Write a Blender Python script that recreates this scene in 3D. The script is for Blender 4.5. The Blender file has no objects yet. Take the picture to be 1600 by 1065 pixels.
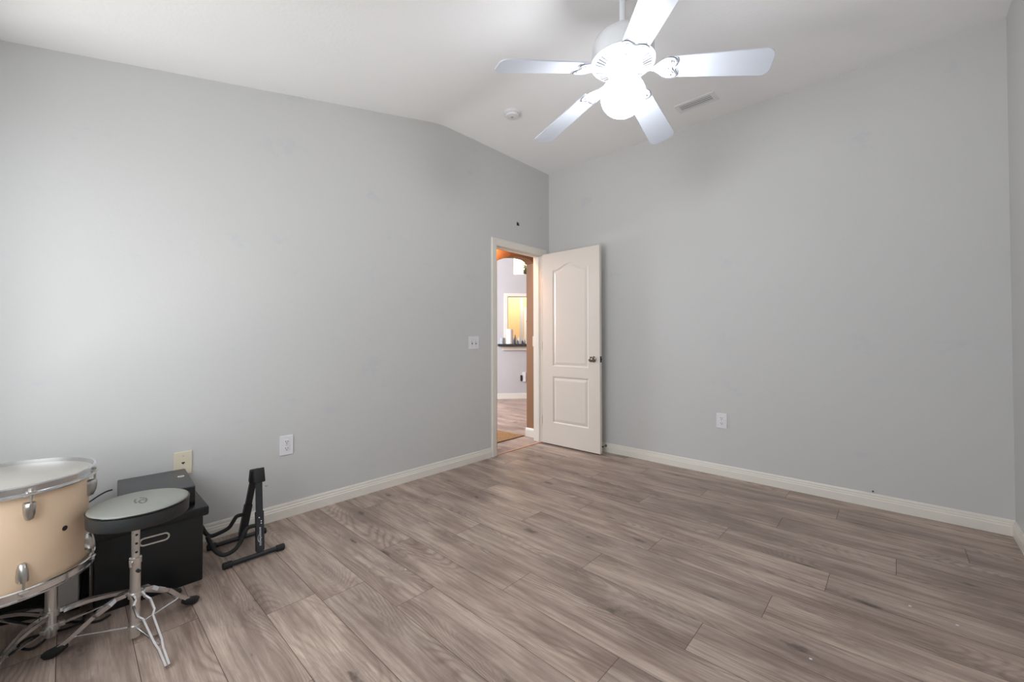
import bpy, bmesh, math, random
from mathutils import Vector, Matrix
random.seed(7)
scene = bpy.context.scene
col = scene.collection
PI = math.pi

# ------------------------------------------------------------------ camera
F_PX, YAW, PITCH, ROLL = 644.90, 0.74912, 0.01409, -0.00186
CAM = Vector((2.8361, -3.6612, 1.1200))
fw = Vector((-math.sin(YAW) * math.cos(PITCH), math.cos(YAW) * math.cos(PITCH), math.sin(PITCH)))
rt = Vector((math.cos(YAW), math.sin(YAW), 0))
up = rt.cross(fw)
r2 = math.cos(ROLL) * rt + math.sin(ROLL) * up
u2 = -math.sin(ROLL) * rt + math.cos(ROLL) * up
cd = bpy.data.cameras.new('camera')
cam = bpy.data.objects.new('camera', cd)
col.objects.link(cam)
M = Matrix((r2, u2, -fw)).transposed().to_4x4()
M.translation = CAM
cam.matrix_world = M
cd.sensor_width = 36.0
cd.sensor_fit = 'HORIZONTAL'
cd.lens = F_PX / 1600 * 36.0
cd.shift_y = -(532.5 - 520.95) / 1600
cd.clip_start = 0.02
scene.camera = cam

# ------------------------------------------------------------------ view
vs = scene.view_settings
vs.view_transform = 'Standard'
vs.look = 'None'
vs.gamma = 1.0
vs.use_curve_mapping = False
vs.exposure = 0.14
try:
    scene.cycles.use_denoising = True
    scene.cycles.max_bounces = 10
    scene.cycles.diffuse_bounces = 8
    scene.cycles.sample_clamp_indirect = 6.0
except Exception:
    pass

# room numbers (metres): corner of the two big walls is the origin
W, H, YB, SL, YF = 3.321, 2.966, -1.508, 0.229, -4.12
def ceil_z(y):
    return H if y >= YB else H - SL * (YB - y)

# ------------------------------------------------------------------ world and large lights
world = bpy.data.worlds.new('daylight')
scene.world = world
world.use_nodes = True
wn = world.node_tree.nodes
bg = wn['Background']
bg.inputs[0].default_value = (0.80, 0.90, 1.0, 1)
bg.inputs[1].default_value = 1.0

def area(name, loc, target, sx, sy, power, color, spread=PI):
    l = bpy.data.lights.new(name, 'AREA')
    l.shape = 'RECTANGLE'; l.size = sx; l.size_y = sy
    l.energy = power; l.color = color; l.spread = spread
    o = bpy.data.objects.new(name, l)
    col.objects.link(o)
    d = Vector(target) - Vector(loc)
    o.location = loc
    o.rotation_euler = d.to_track_quat('-Z', 'Z').to_euler()
    return o
def point(name, loc, power, color, radius):
    l = bpy.data.lights.new(name, 'POINT')
    l.energy = power; l.color = color; l.shadow_soft_size = radius
    o = bpy.data.objects.new(name, l)
    col.objects.link(o); o.location = loc
    return o
# daylight reaching the front window: open sky, and the sunlit strip of ground under it
area('window_sky_light', (1.45, -4.42, 1.45), (1.75, 0.0, 1.25), 1.9, 1.7, 42, (0.95, 0.98, 1.0))
area('sunlit_ground_light', (1.35, -5.33, -0.15), (0.5, -3.6, 1.1), 2.4, 0.05, 72, (1.0, 0.98, 0.92))
# living room beyond the door: its own daylight and the kitchen lights
area('living_room_daylight', (-3.0, -1.3, 2.0), (-2.3, 2.2, 1.2), 1.6, 1.6, 175, (0.90, 0.94, 1.0))
area('kitchen_light', (-2.75, 2.80, 2.6), (-3.55, 3.60, 1.2), .8, .8, 62, (1.0, 0.96, 0.90))

# ------------------------------------------------------------------ materials
def s2l(c):
    return tuple(((x / 255) / 12.92 if x / 255 <= 0.04045 else ((x / 255 + 0.055) / 1.055) ** 2.4) for x in c)

def mat(name, rgb, rough=0.5, metal=0.0, spec=0.5, var=0.04, vscale=6.0, bump=0.0, bscale=200.0, emit=0.0, ecol=None):
    m = bpy.data.materials.new(name)
    m.use_nodes = True
    nt = m.node_tree; n = nt.nodes; L = nt.links
    b = n['Principled BSDF']
    c = s2l(rgb)
    b.inputs['Roughness'].default_value = rough
    b.inputs['Metallic'].default_value = metal
    b.inputs['Specular IOR Level'].default_value = spec
    tc = n.new('ShaderNodeTexCoord')
    nz = n.new('ShaderNodeTexNoise')
    nz.inputs['Scale'].default_value = vscale
    nz.inputs['Detail'].default_value = 3
    L.new(tc.outputs['Object'], nz.inputs['Vector'])
    mx = n.new('ShaderNodeMix'); mx.data_type = 'RGBA'
    mx.inputs[6].default_value = (*[min(1, x * (1 + var)) for x in c], 1)
    mx.inputs[7].default_value = (*[x * (1 - var) for x in c], 1)
    L.new(nz.outputs['Fac'], mx.inputs[0])
    L.new(mx.outputs[2], b.inputs['Base Color'])
    if bump:
        n2 = n.new('ShaderNodeTexNoise')
        n2.inputs['Scale'].default_value = bscale
        n2.inputs['Detail'].default_value = 2
        L.new(tc.outputs['Object'], n2.inputs['Vector'])
        bp = n.new('ShaderNodeBump')
        bp.inputs['Strength'].default_value = bump
        bp.inputs['Distance'].default_value = 0.002
        L.new(n2.outputs['Fac'], bp.inputs['Height'])
        L.new(bp.outputs['Normal'], b.inputs['Normal'])
    if emit:
        b.inputs['Emission Color'].default_value = (*s2l(ecol or rgb), 1)
        b.inputs['Emission Strength'].default_value = emit
    return m

def wall_mat(name, rgb, smudge):
    """flat paint with roller texture and a few rubbed, bluish touch-up marks"""
    m = mat(name, rgb, rough=0.62, spec=0.25, var=0.015, vscale=1.3, bump=0.30, bscale=75)
    nt = m.node_tree; n = nt.nodes; L = nt.links
    b = n['Principled BSDF']
    old = b.inputs['Base Color'].links[0].from_socket
    tc = n.new('ShaderNodeTexCoord')
    mp = n.new('ShaderNodeMapping'); mp.inputs['Scale'].default_value = (1.0, 1.0, 1.6)
    L.new(tc.outputs['Object'], mp.inputs['Vector'])
    a = n.new('ShaderNodeTexNoise'); a.inputs['Scale'].default_value = 3.1; a.inputs['Detail'].default_value = 6
    a.inputs['Roughness'].default_value = 0.7
    L.new(mp.outputs[0], a.inputs['Vector'])
    r = n.new('ShaderNodeValToRGB')
    r.color_ramp.elements[0].position = 0.60; r.color_ramp.elements[0].color = (0, 0, 0, 1)
    r.color_ramp.elements[1].position = 0.80; r.color_ramp.elements[1].color = (0.85, 0.85, 0.85, 1)
    L.new(a.outputs['Fac'], r.inputs[0])
    mx = n.new('ShaderNodeMix'); mx.data_type = 'RGBA'
    L.new(r.outputs[0], mx.inputs[0])
    L.new(old, mx.inputs[6])
    mx.inputs[7].default_value = (*s2l(smudge), 1)
    L.new(mx.outputs[2], b.inputs['Base Color'])
    return m

def floor_mat(name, tint=(1, 1, 1)):
    m = bpy.data.materials.new(name); m.use_nodes = True
    nt = m.node_tree; n = nt.nodes; L = nt.links
    b = n['Principled BSDF']
    b.inputs['Specular IOR Level'].default_value = 0.45
    uv = n.new('ShaderNodeUVMap')
    at = n.new('ShaderNodeAttribute'); at.attribute_name = 'plank'
    def mapping(sx, sy):
        mp = n.new('ShaderNodeMapping'); mp.inputs['Scale'].default_value = (sx, sy, 1)
        L.new(uv.outputs[0], mp.inputs['Vector']); return mp.outputs[0]
    def noise(vec, scale, detail=4, rough=0.55, dist=0.0):
        t = n.new('ShaderNodeTexNoise'); t.inputs['Scale'].default_value = scale
        t.inputs['Detail'].default_value = detail; t.inputs['Roughness'].default_value = rough
        t.inputs['Distortion'].default_value = dist
        L.new(vec, t.inputs['Vector']); return t.outputs['Fac']
    def math_(op, a, b_=None, c=None):
        t = n.new('ShaderNodeMath'); t.operation = op
        for i, v in enumerate((a, b_, c)):
            if v is None: continue
            if isinstance(v, (int, float)): t.inputs[i].default_value = v
            else: L.new(v, t.inputs[i])
        return t.outputs[0]
    def ramp(fac, stops):
        t = n.new('ShaderNodeValToRGB'); e = t.color_ramp.elements
        while len(e) < len(stops): e.new(0.5)
        for i, (p, c) in enumerate(stops):
            e[i].position = p; e[i].color = (*(x for x in c), 1)
        L.new(fac, t.inputs[0]); return t.outputs[0]
    def mix(fac, a, b_, blend='MIX'):
        t = n.new('ShaderNodeMix'); t.data_type = 'RGBA'; t.blend_type = blend
        if isinstance(fac, (int, float)): t.inputs[0].default_value = fac
        else: L.new(fac, t.inputs[0])
        for i, v in ((6, a), (7, b_)):
            if isinstance(v, tuple): t.inputs[i].default_value = (*v, 1)
            else: L.new(v, t.inputs[i])
        return t.outputs[2]
    base = mapping(1, 1)
    broad = noise(mapping(1.5, 7), 1.0, 4, 0.6, 0.4)
    streak = noise(mapping(3.0, 45), 1.0, 4, 0.6)
    fine = noise(mapping(9, 260), 1.0, 3, 0.6)
    # knots: only some cells carry one, of varying size
    vo = n.new('ShaderNodeTexVoronoi'); vo.inputs['Scale'].default_value = 1.0
    wob = n.new('ShaderNodeVectorMath'); wob.operation = 'ADD'
    nzc = n.new('ShaderNodeTexNoise'); nzc.inputs['Scale'].default_value = 1.0; nzc.inputs['Detail'].default_value = 4
    L.new(mapping(26, 60), nzc.inputs['Vector'])
    sc_ = n.new('ShaderNodeVectorMath'); sc_.operation = 'SCALE'; sc_.inputs['Scale'].default_value = 0.24
    L.new(nzc.outputs['Color'], sc_.inputs[0])
    L.new(mapping(2.8, 7.0), wob.inputs[0]); L.new(sc_.outputs[0], wob.inputs[1])
    L.new(wob.outputs[0], vo.inputs['Vector'])
    sepc = n.new('ShaderNodeSeparateColor'); L.new(vo.outputs['Color'], sepc.inputs[0])
    has = math_('GREATER_THAN', sepc.outputs[0], 0.20)
    size = math_('MULTIPLY_ADD', sepc.outputs[1], 0.9, 0.65)
    kd = math_('DIVIDE', vo.outputs['Distance'], size)
    knot = math_('MULTIPLY', ramp(kd, [(0.02, (1, 1, 1)), (0.07, (.6, .6, .6)), (0.115, (0, 0, 0))]), has)
    halo = math_('MULTIPLY', ramp(kd, [(0.05, (1, 1, 1)), (0.60, (0, 0, 0))]), has)
    # cathedral grain: contour lines of a smooth, stretched field that swells at the knots
    field = noise(mapping(1.05, 4.6), 1.0, 0.6, 0.35, 0.0)
    field = math_('MULTIPLY_ADD', math_('MULTIPLY', halo, halo), 0.09, field)
    lines = math_('SINE', math_('MULTIPLY', math_('MULTIPLY_ADD', streak, 0.012, field), 230.0))
    lines = math_('POWER', math_('MULTIPLY_ADD', lines, 0.5, 0.5), 2.2)
    lmask = ramp(noise(mapping(1.0, 5.0), 1.0, 2, 0.5), [(0.46, (0.05, 0.05, 0.05)), (0.60, (1, 1, 1))])
    light, mid, dark = s2l((202, 184, 171)), s2l((182, 163, 151)), s2l((148, 129, 119))
    c = ramp(broad, [(0.34, dark), (0.50, mid), (0.66, light)])
    c = mix(math_('MULTIPLY', ramp(streak, [(0.35, (1, 1, 1)), (0.58, (0, 0, 0))]), 0.50), c, s2l((104, 87, 78)))
    c = mix(math_('MULTIPLY', ramp(fine, [(0.40, (1, 1, 1)), (0.62, (0, 0, 0))]), 0.22), c, s2l((98, 82, 74)))
    c = mix(math_('MULTIPLY', math_('MULTIPLY', lines, lmask), 0.42), c, s2l((96, 79, 71)))
    c = mix(math_('MULTIPLY', halo, 0.40), c, s2l((108, 94, 88)))
    c = mix(math_('MULTIPLY', knot, 0.85), c, s2l((66, 56, 52)))
    # each plank a slightly different tone
    tone = ramp(at.outputs['Fac'], [(0.0, (0.91, 0.905, 0.90)), (0.5, (1.0, 0.99, 0.98)), (1.0, (1.07, 1.06, 1.04))])
    c = mix(1.0, c, tone, 'MULTIPLY')
    c = mix(1.0, c, tint, 'MULTIPLY')
    L.new(c, b.inputs['Base Color'])
    rr = n.new('ShaderNodeMapRange'); rr.inputs['To Min'].default_value = 0.30; rr.inputs['To Max'].default_value = 0.46
    L.new(streak, rr.inputs['Value']); L.new(rr.outputs[0], b.inputs['Roughness'])
    bp = n.new('ShaderNodeBump'); bp.inputs['Strength'].default_value = 0.12; bp.inputs['Distance'].default_value = 0.001
    L.new(fine, bp.inputs['Height']); L.new(bp.outputs[0], b.inputs['Normal'])
    return m

m_wall = wall_mat('grey_wall_paint', (202, 202, 201), (186, 189, 200))
m_ceil = mat('ceiling_paint', (240, 240, 241), rough=0.8, spec=0.15, var=0.01, bump=0.45, bscale=55)
m_floor = floor_mat('wood_planks')
m_floor2 = floor_mat('wood_planks_living', (1.05, 0.98, 0.98))
m_gap = mat('plank_joint', (74, 60, 53), rough=0.8)
m_trim = mat('white_trim_paint', (226, 222, 213), rough=0.38, spec=0.4, var=0.03, vscale=9)
m_door = mat('white_door_paint', (220, 212, 203), rough=0.36, spec=0.4, var=0.015)
m_white = mat('white_plastic', (226, 225, 228), rough=0.35, var=0.01)
m_ivory = mat('ivory_plastic', (222, 212, 190), rough=0.4, var=0.02)
m_slot = mat('dark_slot', (38, 36, 36), rough=0.7)
m_blade = mat('blade_enamel', (202, 208, 219), rough=0.4, spec=0.4, var=0.01)
m_fan = mat('white_fan_enamel', (226, 228, 232), rough=0.35, spec=0.45, var=0.01)
m_fan_shade = mat('fan_groove_shade', (92, 94, 100), rough=0.5)  # dark grey for the slots and for shade painted along the iron edges
m_globe = mat('lit_globe', (255, 250, 244), rough=0.3, emit=44.0, ecol=(248, 251, 255))
m_chrome = mat('chrome', (225, 226, 228), rough=0.18, metal=1.0, var=0.06, vscale=30)
m_chrome_w = mat('worn_chrome', (222, 220, 216), rough=0.34, metal=1.0, var=0.12, vscale=25)
m_lug = mat('cast_lug', (196, 194, 190), rough=0.32, metal=1.0, var=0.15, vscale=60)
m_nickel = mat('satin_nickel', (150, 140, 128), rough=0.30, metal=1.0, var=0.05)
m_cream = mat('cream_drum_wrap', (238, 210, 180), rough=0.30, spec=0.5, var=0.04, vscale=7)
m_head = mat('white_drum_head', (166, 161, 154), rough=0.45, var=0.05, vscale=9, bump=0.15, bscale=300)
m_rubber = mat('black_rubber', (26, 26, 27), rough=0.65, var=0.1, vscale=50)
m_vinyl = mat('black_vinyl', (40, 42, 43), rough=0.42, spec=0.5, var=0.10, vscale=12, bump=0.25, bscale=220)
m_vinyl_top = mat('black_vinyl_sheen', (130, 131, 124), rough=0.5, spec=0.5, var=0.08, vscale=14, bump=0.25, bscale=220)  # same black vinyl as the side, overhead sheen painted in as grey
m_vinyl_mark = mat('worn_emblem', (92, 94, 89), rough=0.6, var=0.3, vscale=60)
m_leather = mat('black_leatherette', (21, 24, 26), rough=0.36, spec=0.5, var=0.15, vscale=10, bump=0.6, bscale=26)
m_console = mat('dark_grey_plastic', (72, 72, 74), rough=0.42, var=0.05)
m_gloss = mat('gloss_black', (16, 17, 19), rough=0.15, var=0.05)
m_grommet = mat('pale_grommet', (196, 190, 178), rough=0.4, var=0.03)
m_steel = mat('black_powder_coat', (32, 33, 38), rough=0.42, spec=0.5, var=0.06)
m_foam = mat('black_foam', (36, 36, 37), rough=0.85, bump=0.4, bscale=400)
m_ink = mat('white_ink', (226, 226, 228), rough=0.5)
m_grille = mat('black_grille', (30, 31, 32), rough=0.5)
m_silver = mat('silver_plastic', (236, 235, 233), rough=0.45, var=0.03)
m_taupe = wall_mat('taupe_hall_paint', (146, 110, 82), (138, 106, 80))
m_grey2 = mat('living_wall_paint', (190, 188, 190), rough=0.6, var=0.02)
m_cream2 = mat('kitchen_wall_paint', (234, 196, 140), rough=0.6, var=0.02)
m_niche = mat('niche_paint', (246, 240, 224), rough=0.7, var=0.02)
m_granite = mat('dark_granite', (52, 56, 58), rough=0.2, var=0.75, vscale=70)
m_thresh = mat('wood_threshold', (196, 146, 112), rough=0.3, var=0.1, vscale=20)
m_rug = mat('golden_rug', (150, 112, 70), rough=0.95, var=0.55, vscale=38, bump=0.8, bscale=160)
m_rugedge = mat('rug_binding', (112, 84, 58), rough=0.95)
m_leaf = mat('plant_leaf', (48, 66, 32), rough=0.5, var=0.35, vscale=20)
m_pot = mat('brown_pot', (70, 44, 36), rough=0.5)
m_paper = mat('paper_towel', (244, 244, 246), rough=0.9)
m_glass = mat('grey_glassware', (170, 176, 184), rough=0.12, spec=0.6)
m_bottle = mat('dark_bottle', (58, 66, 78), rough=0.2)
m_vent_in = mat('vent_louver_metal', (206, 206, 206), rough=0.5)
m_ground = mat('pale_paving', (190, 186, 176), rough=0.9)
m_winframe = mat('white_vinyl_frame', (238, 238, 236), rough=0.4)

# ------------------------------------------------------------------ mesh helpers
def new(): return bmesh.new()
def box(bm, c, s, rot=None, bevel=0.0, seg=2):
    r = bmesh.ops.create_cube(bm, size=1.0)
    vs_ = r['verts']
    bmesh.ops.scale(bm, vec=Vector(s), verts=vs_)
    if bevel:
        es = list({e for v in vs_ for e in v.link_edges})
        rb = bmesh.ops.bevel(bm, geom=es, offset=bevel, segments=seg, profile=0.5, affect='EDGES')
        vs_ = list({v for f in rb['faces'] for v in f.verts} | {v for v in vs_ if v.is_valid})
    if rot is not None: bmesh.ops.rotate(bm, cent=(0, 0, 0), matrix=rot, verts=vs_)
    bmesh.ops.translate(bm, vec=Vector(c), verts=vs_)
    return vs_
def bx(bm, x0, x1, y0, y1, z0, z1, bevel=0.0):
    return box(bm, ((x0 + x1) / 2, (y0 + y1) / 2, (z0 + z1) / 2), (abs(x1 - x0), abs(y1 - y0), abs(z1 - z0)), None, bevel)
def smooth_path(pts, n=6):
    """Catmull-Rom through the points"""
    P = [Vector(p) for p in pts]
    Q = [P[0] * 2 - P[1]] + P + [P[-1] * 2 - P[-2]]
    out = []
    for i in range(1, len(Q) - 2):
        a, b, c, d = Q[i - 1:i + 3]
        for k in range(n):
            t = k / n
            out.append(0.5 * ((2 * b) + (c - a) * t + (2 * a - 5 * b + 4 * c - d) * t * t + (3 * b - a - 3 * c + d) * t ** 3))
    out.append(P[-1])
    return out
def tube(bm, pts, r, seg=12, closed=False):
    P = [Vector(p) for p in pts]
    R = r if isinstance(r, (list, tuple)) else [r] * len(P)
    rings = []
    prev = None
    for i, p in enumerate(P):
        if closed: t = (P[(i + 1) % len(P)] - P[i - 1]).normalized()
        elif i == 0: t = (P[1] - P[0]).normalized()
        elif i == len(P) - 1: t = (P[-1] - P[-2]).normalized()
        else: t = ((P[i + 1] - p).normalized() + (p - P[i - 1]).normalized()).normalized()
        if prev is None:
            a = Vector((0, 0, 1)) if abs(t.z) < 0.9 else Vector((1, 0, 0))
            nrm = (a - t * a.dot(t)).normalized()
        else:
            nrm = (prev - t * prev.dot(t)).normalized()
        prev = nrm
        bn = t.cross(nrm)
        rings.append([bm.verts.new(p + (nrm * math.cos(2 * PI * k / seg) + bn * math.sin(2 * PI * k / seg)) * R[i]) for k in range(seg)])
    n = len(rings)
    for i in range(n if closed else n - 1):
        A, B = rings[i], rings[(i + 1) % n]
        for k in range(seg):
            bm.faces.new((A[k], A[(k + 1) % seg], B[(k + 1) % seg], B[k]))
    if not closed:
        bm.faces.new(list(reversed(rings[0]))); bm.faces.new(rings[-1])
def strip(bm, pts, w, h, side):
    """flat bar of section w (along side) x h through the points"""
    P = [Vector(p) for p in pts]; S = Vector(side).normalized()
    rings = []
    for i, p in enumerate(P):
        t = (P[min(i + 1, len(P) - 1)] - P[max(i - 1, 0)]).normalized()
        s = (S - t * S.dot(t)).normalized(); nrm = t.cross(s)
        rings.append([bm.verts.new(p + s * a * w / 2 + nrm * b * h / 2) for a, b in ((1, 1), (-1, 1), (-1, -1), (1, -1))])
    for A, B in zip(rings, rings[1:]):
        for k in range(4): bm.faces.new((A[k], A[(k + 1) % 4], B[(k + 1) % 4], B[k]))
    bm.faces.new(list(reversed(rings[0]))); bm.faces.new(rings[-1])
def lathe(bm, prof, c=(0, 0, 0), seg=48, mtx=None, close=False):
    """profile [(r, z)...] about z"""
    rings = []
    new_v = []
    for r, z in prof:
        if r < 1e-6:
            v = bm.verts.new((0, 0, z)); rings.append([v]); new_v.append(v)
        else:
            ring = [bm.verts.new((r * math.cos(2 * PI * k / seg), r * math.sin(2 * PI * k / seg), z)) for k in range(seg)]
            rings.append(ring); new_v += ring
    pairs = list(zip(rings, rings[1:]))
    if close: pairs.append((rings[-1], rings[0]))
    for A, B in pairs:
        for k in range(seg):
            k2 = (k + 1) % seg
            if len(A) == 1 and len(B) == 1: continue
            if len(A) == 1: bm.faces.new((A[0], B[k2], B[k]))
            elif len(B) == 1: bm.faces.new((A[k], A[k2], B[0]))
            else: bm.faces.new((A[k], A[k2], B[k2], B[k]))
    if mtx is not None: bmesh.ops.transform(bm, matrix=mtx, verts=new_v)
    bmesh.ops.translate(bm, vec=Vector(c), verts=new_v)
    return new_v
def prism(bm, outline, z0, z1, mtx=None):
    a = [bm.verts.new((x, y, z0)) for x, y in outline]
    b = [bm.verts.new((x, y, z1)) for x, y in outline]
    n = len(a)
    bm.faces.new(list(reversed(a))); bm.faces.new(b)
    for i in range(n): bm.faces.new((a[i], a[(i + 1) % n], b[(i + 1) % n], b[i]))
    if mtx is not None: bmesh.ops.transform(bm, matrix=mtx, verts=a + b)
    return a + b
def sweep_profile(bm, prof, axis, a0, a1, frame):
    """extrude a closed (d, z) profile between a0 and a1; frame(d, a, z) -> xyz"""
    A = [bm.verts.new(frame(d, a0, z)) for d, z in prof]
    B = [bm.verts.new(frame(d, a1, z)) for d, z in prof]
    n = len(A)
    bm.faces.new(A); bm.faces.new(list(reversed(B)))
    for i in range(n): bm.faces.new((A[i], B[i], B[(i + 1) % n], A[(i + 1) % n]))

ROOTLOC = {}
def empty(name, loc, label=None, cat=None, group=None, kind=None):
    o = bpy.data.objects.new(name, None)
    o.empty_display_size = 0.05
    col.objects.link(o); o.location = loc
    tag(o, label, cat, group, kind)
    ROOTLOC[o] = Vector(loc)
    return o
def tag(o, label=None, cat=None, group=None, kind=None):
    if label: o['label'] = label
    if cat: o['category'] = cat
    if group: o['group'] = group
    if kind: o['kind'] = kind
    return o
def obj(name, bm, m, parent=None, smooth=False, loc=None, label=None, angle=40):
    bmesh.ops.recalc_face_normals(bm, faces=bm.faces[:])
    me = bpy.data.meshes.new(name)
    org = ROOTLOC.get(parent, Vector((0, 0, 0))) if parent is not None else Vector(loc or (0, 0, 0))
    bmesh.ops.translate(bm, vec=-org, verts=bm.verts[:])
    bm.to_mesh(me); bm.free()
    o = bpy.data.objects.new(name, me)
    for mm in (m if isinstance(m, (list, tuple)) else [m]): me.materials.append(mm)
    col.objects.link(o)
    if smooth:
        for p in me.polygons: p.use_smooth = True
        try: me.set_sharp_from_angle(angle=math.radians(angle))
        except Exception: pass
    if parent is not None: o.parent = parent
    else: o.location = org
    ROOTLOC[o] = org
    if label: o['label'] = label
    return o
def struct(name, bm, m, parent=None, smooth=False):
    o = obj(name, bm, m, parent, smooth)
    if parent is None: o['kind'] = 'structure'
    return o

# ------------------------------------------------------------------ floor of planks
PITCH_Y, PL, Y0 = 0.193, 1.295, -2.908
known = {-3: .766, -1: .945, 1: 1.29, 2: .815, 3: 1.537, 4: .971, 5: 1.698, 6: 1.133, 7: 1.860, 8: 1.2975, 9: 2.095, 10: 1.530,
         11: 2.304, 12: 1.798, 13: 1.257, 14: 2.253, 15: 1.468, 0: 1.02, -2: .12}
def planks(name, x0, x1, y0, y1, m, top=0.0, kn=known):
    bm = new()
    uvl = bm.loops.layers.uv.new('UVMap')
    al = bm.loops.layers.float_color.new('plank')
    g = 0.0009
    k0 = math.floor((y0 - Y0) / PITCH_Y); k1 = math.ceil((y1 - Y0) / PITCH_Y)
    rnd = random.Random(11)
    for k in range(k0, k1):
        ya, yb = max(y0, Y0 + k * PITCH_Y), min(y1, Y0 + (k + 1) * PITCH_Y)
        if yb - ya < 0.004: continue
        j = kn.get(k, rnd.uniform(0, PL))
        i0 = math.floor((x0 - j) / PL)
        x = j + i0 * PL
        while x < x1:
            xa, xb = max(x0, x), min(x1, x + PL)
            if xb - xa > 0.01:
                f = bm.faces.new([bm.verts.new((xx, yy, top)) for xx, yy in
                                  ((xa + g, ya + g), (xb - g, ya + g), (xb - g, yb - g), (xa + g, yb - g))])
                ox, oy, v = rnd.uniform(0, 60), rnd.uniform(0, 60), rnd.random()
                fl = rnd.choice((1, -1))
                for lp in f.loops:
                    lp[uvl].uv = (lp.vert.co.x * fl + ox, lp.vert.co.y + oy)
                    lp[al] = (v, v, v, 1)
            x += PL
    # under-layer: what shows in the joints, and the slab's thickness
    n0 = len(bm.faces)
    bx(bm, x0, x1, y0, y1, top - 0.06, top - 0.0012)
    bm.faces.ensure_lookup_table()
    for f in bm.faces[n0:]: f.material_index = 1
    o = bpy.data.objects.new(name, bpy.data.meshes.new(name))
    bm.to_mesh(o.data); bm.free()
    o.data.materials.append(m); o.data.materials.append(m_gap)
    col.objects.link(o); o['kind'] = 'structure'
    return o
planks('floor', 0.0, W, YF, 0.0, m_floor)

# ------------------------------------------------------------------ ceiling
def prof_x(bm, pts, x0, x1):
    A = [bm.verts.new((x0, y, z)) for y, z in pts]; B = [bm.verts.new((x1, y, z)) for y, z in pts]
    n = len(A)
    bm.faces.new(A); bm.faces.new(list(reversed(B)))
    for i in range(n): bm.faces.new((A[i], B[i], B[(i + 1) % n], A[(i + 1) % n]))
bm = new()
zf = ceil_z(YF - .12)
prof_x(bm, [(.12, H), *[(YB + .10 - .025 * i, H - SL * (.025 * i) ** 2 / .4) for i in range(9)], (YF - .12, zf), (YF - .12, zf + .1), (YB, H + .1), (.12, H + .1)], -.12, W + .12)
struct('ceiling', bm, m_ceil, smooth=True)

# ------------------------------------------------------------------ walls
DY0, DY1, DZ = -.853, -.112, 2.053          # rough door opening in the left wall
bm = new()
prof_x(bm, [(YF, 0), (DY0, 0), (DY0, ceil_z(DY0)), (YB, H), (YF, ceil_z(YF))], -.12, 0)
prof_x(bm, [(DY0, DZ), (DY1, DZ), (DY1, H), (DY0, H)], -.12, 0)
prof_x(bm, [(DY1, 0), (0, 0), (0, H), (DY1, H)], -.12, 0)
struct('wall_left', bm, m_wall)
bm = new(); bx(bm, -.12, W + .12, 0, .12, 0, H); struct('wall_back', bm, m_wall)
bm = new(); prof_x(bm, [(YF, 0), (0, 0), (0, H), (YB, H), (YF, ceil_z(YF))], W, W + .12); struct('wall_right', bm, m_wall)
WX0, WX1, WZ0, WZ1 = .32, 2.42, .53, 2.05   # window opening in the front wall, behind the camera
bm = new()
zt = ceil_z(YF)
bx(bm, -.12, WX0, YF - .12, YF, 0, zt); bx(bm, WX1, W + .12, YF - .12, YF, 0, zt)
bx(bm, WX0, WX1, YF - .12, YF, 0, WZ0); bx(bm, WX0, WX1, YF - .12, YF, WZ1, zt)
struct('wall_front', bm, m_wall)
win = empty('window_1', (WX0, YF - .06, WZ0), kind='structure')
bm = new()
for a in ((WX0, WX0 + .04, WZ0, WZ1), (WX1 - .04, WX1, WZ0, WZ1), (WX0, WX1, WZ0, WZ0 + .03), (WX0, WX1, WZ1 - .04, WZ1), (WX0 + .85, WX0 + .90, WZ0, WZ1)):
    bx(bm, a[0], a[1], YF - .09, YF - .04, a[2], a[3])
obj('window_frame', bm, m_winframe, win)
bm = new(); bx(bm, WX0 + .04, WX1 - .04, YF - .08, YF - .05, WZ0 + .07, WZ0 + .105); obj('sash_rail', bm, m_winframe, win)
# ground outside
bm = new(); bx(bm, -3, 6, -9, YF - .12, -.3, -.2); struct('ground', bm, m_ground)

# ------------------------------------------------------------------ baseboards, casings
BB = [(0, 0), (.0125, 0), (.0125, .052), (.0095, .058), (.0095, .066), (.0065, .071), (.0065, .080), (.0035, .0905), (0, .0905)]
bm = new(); sweep_profile(bm, BB, 'y', YF, -.905, lambda d, a, z: (d, a, z)); struct('baseboard_left', bm, m_trim)
bm = new(); sweep_profile(bm, BB, 'x', 0.0, W, lambda d, a, z: (a, -d, z)); struct('baseboard_back', bm, m_trim)
bm = new(); sweep_profile(bm, BB, 'y', YF, -.0126, lambda d, a, z: (W - d, a, z)); struct('baseboard_right', bm, m_trim)
# door casing, mitred
CW = .066
def casing(bm, ya, yb, zt_, x0, sgn):
    prof = [(0, .009), (.012, .012), (.045, .017), (.060, .017), (CW, .012)]     # (distance outward from the opening, thickness)
    path = [(ya, 0, -1), (ya, zt_, -1), (yb, zt_, 1), (yb, 0, 1)]
    rows = []
    for w_, t_ in prof:
        rows.append([(x0 + sgn * t_, ya - w_, 0), (x0 + sgn * t_, ya - w_, zt_ + w_), (x0 + sgn * t_, yb + w_, zt_ + w_), (x0 + sgn * t_, yb + w_, 0)])
    rows.insert(0, [(x0, *p[1:]) for p in rows[0]]); rows.append([(x0, *p[1:]) for p in rows[-1]])
    V = [[bm.verts.new(p) for p in r] for r in rows]
    for A, B in zip(V, V[1:]):
        for k in range(3): bm.faces.new((A[k], A[k + 1], B[k + 1], B[k]))
    for k in (0, 3): bm.faces.new([r[k] for r in V])
bm = new(); casing(bm, -.838, -.127, 2.038, 0.0, 1); struct('trim_1', bm, m_trim)
bm = new()
JX0 = -.12
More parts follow.
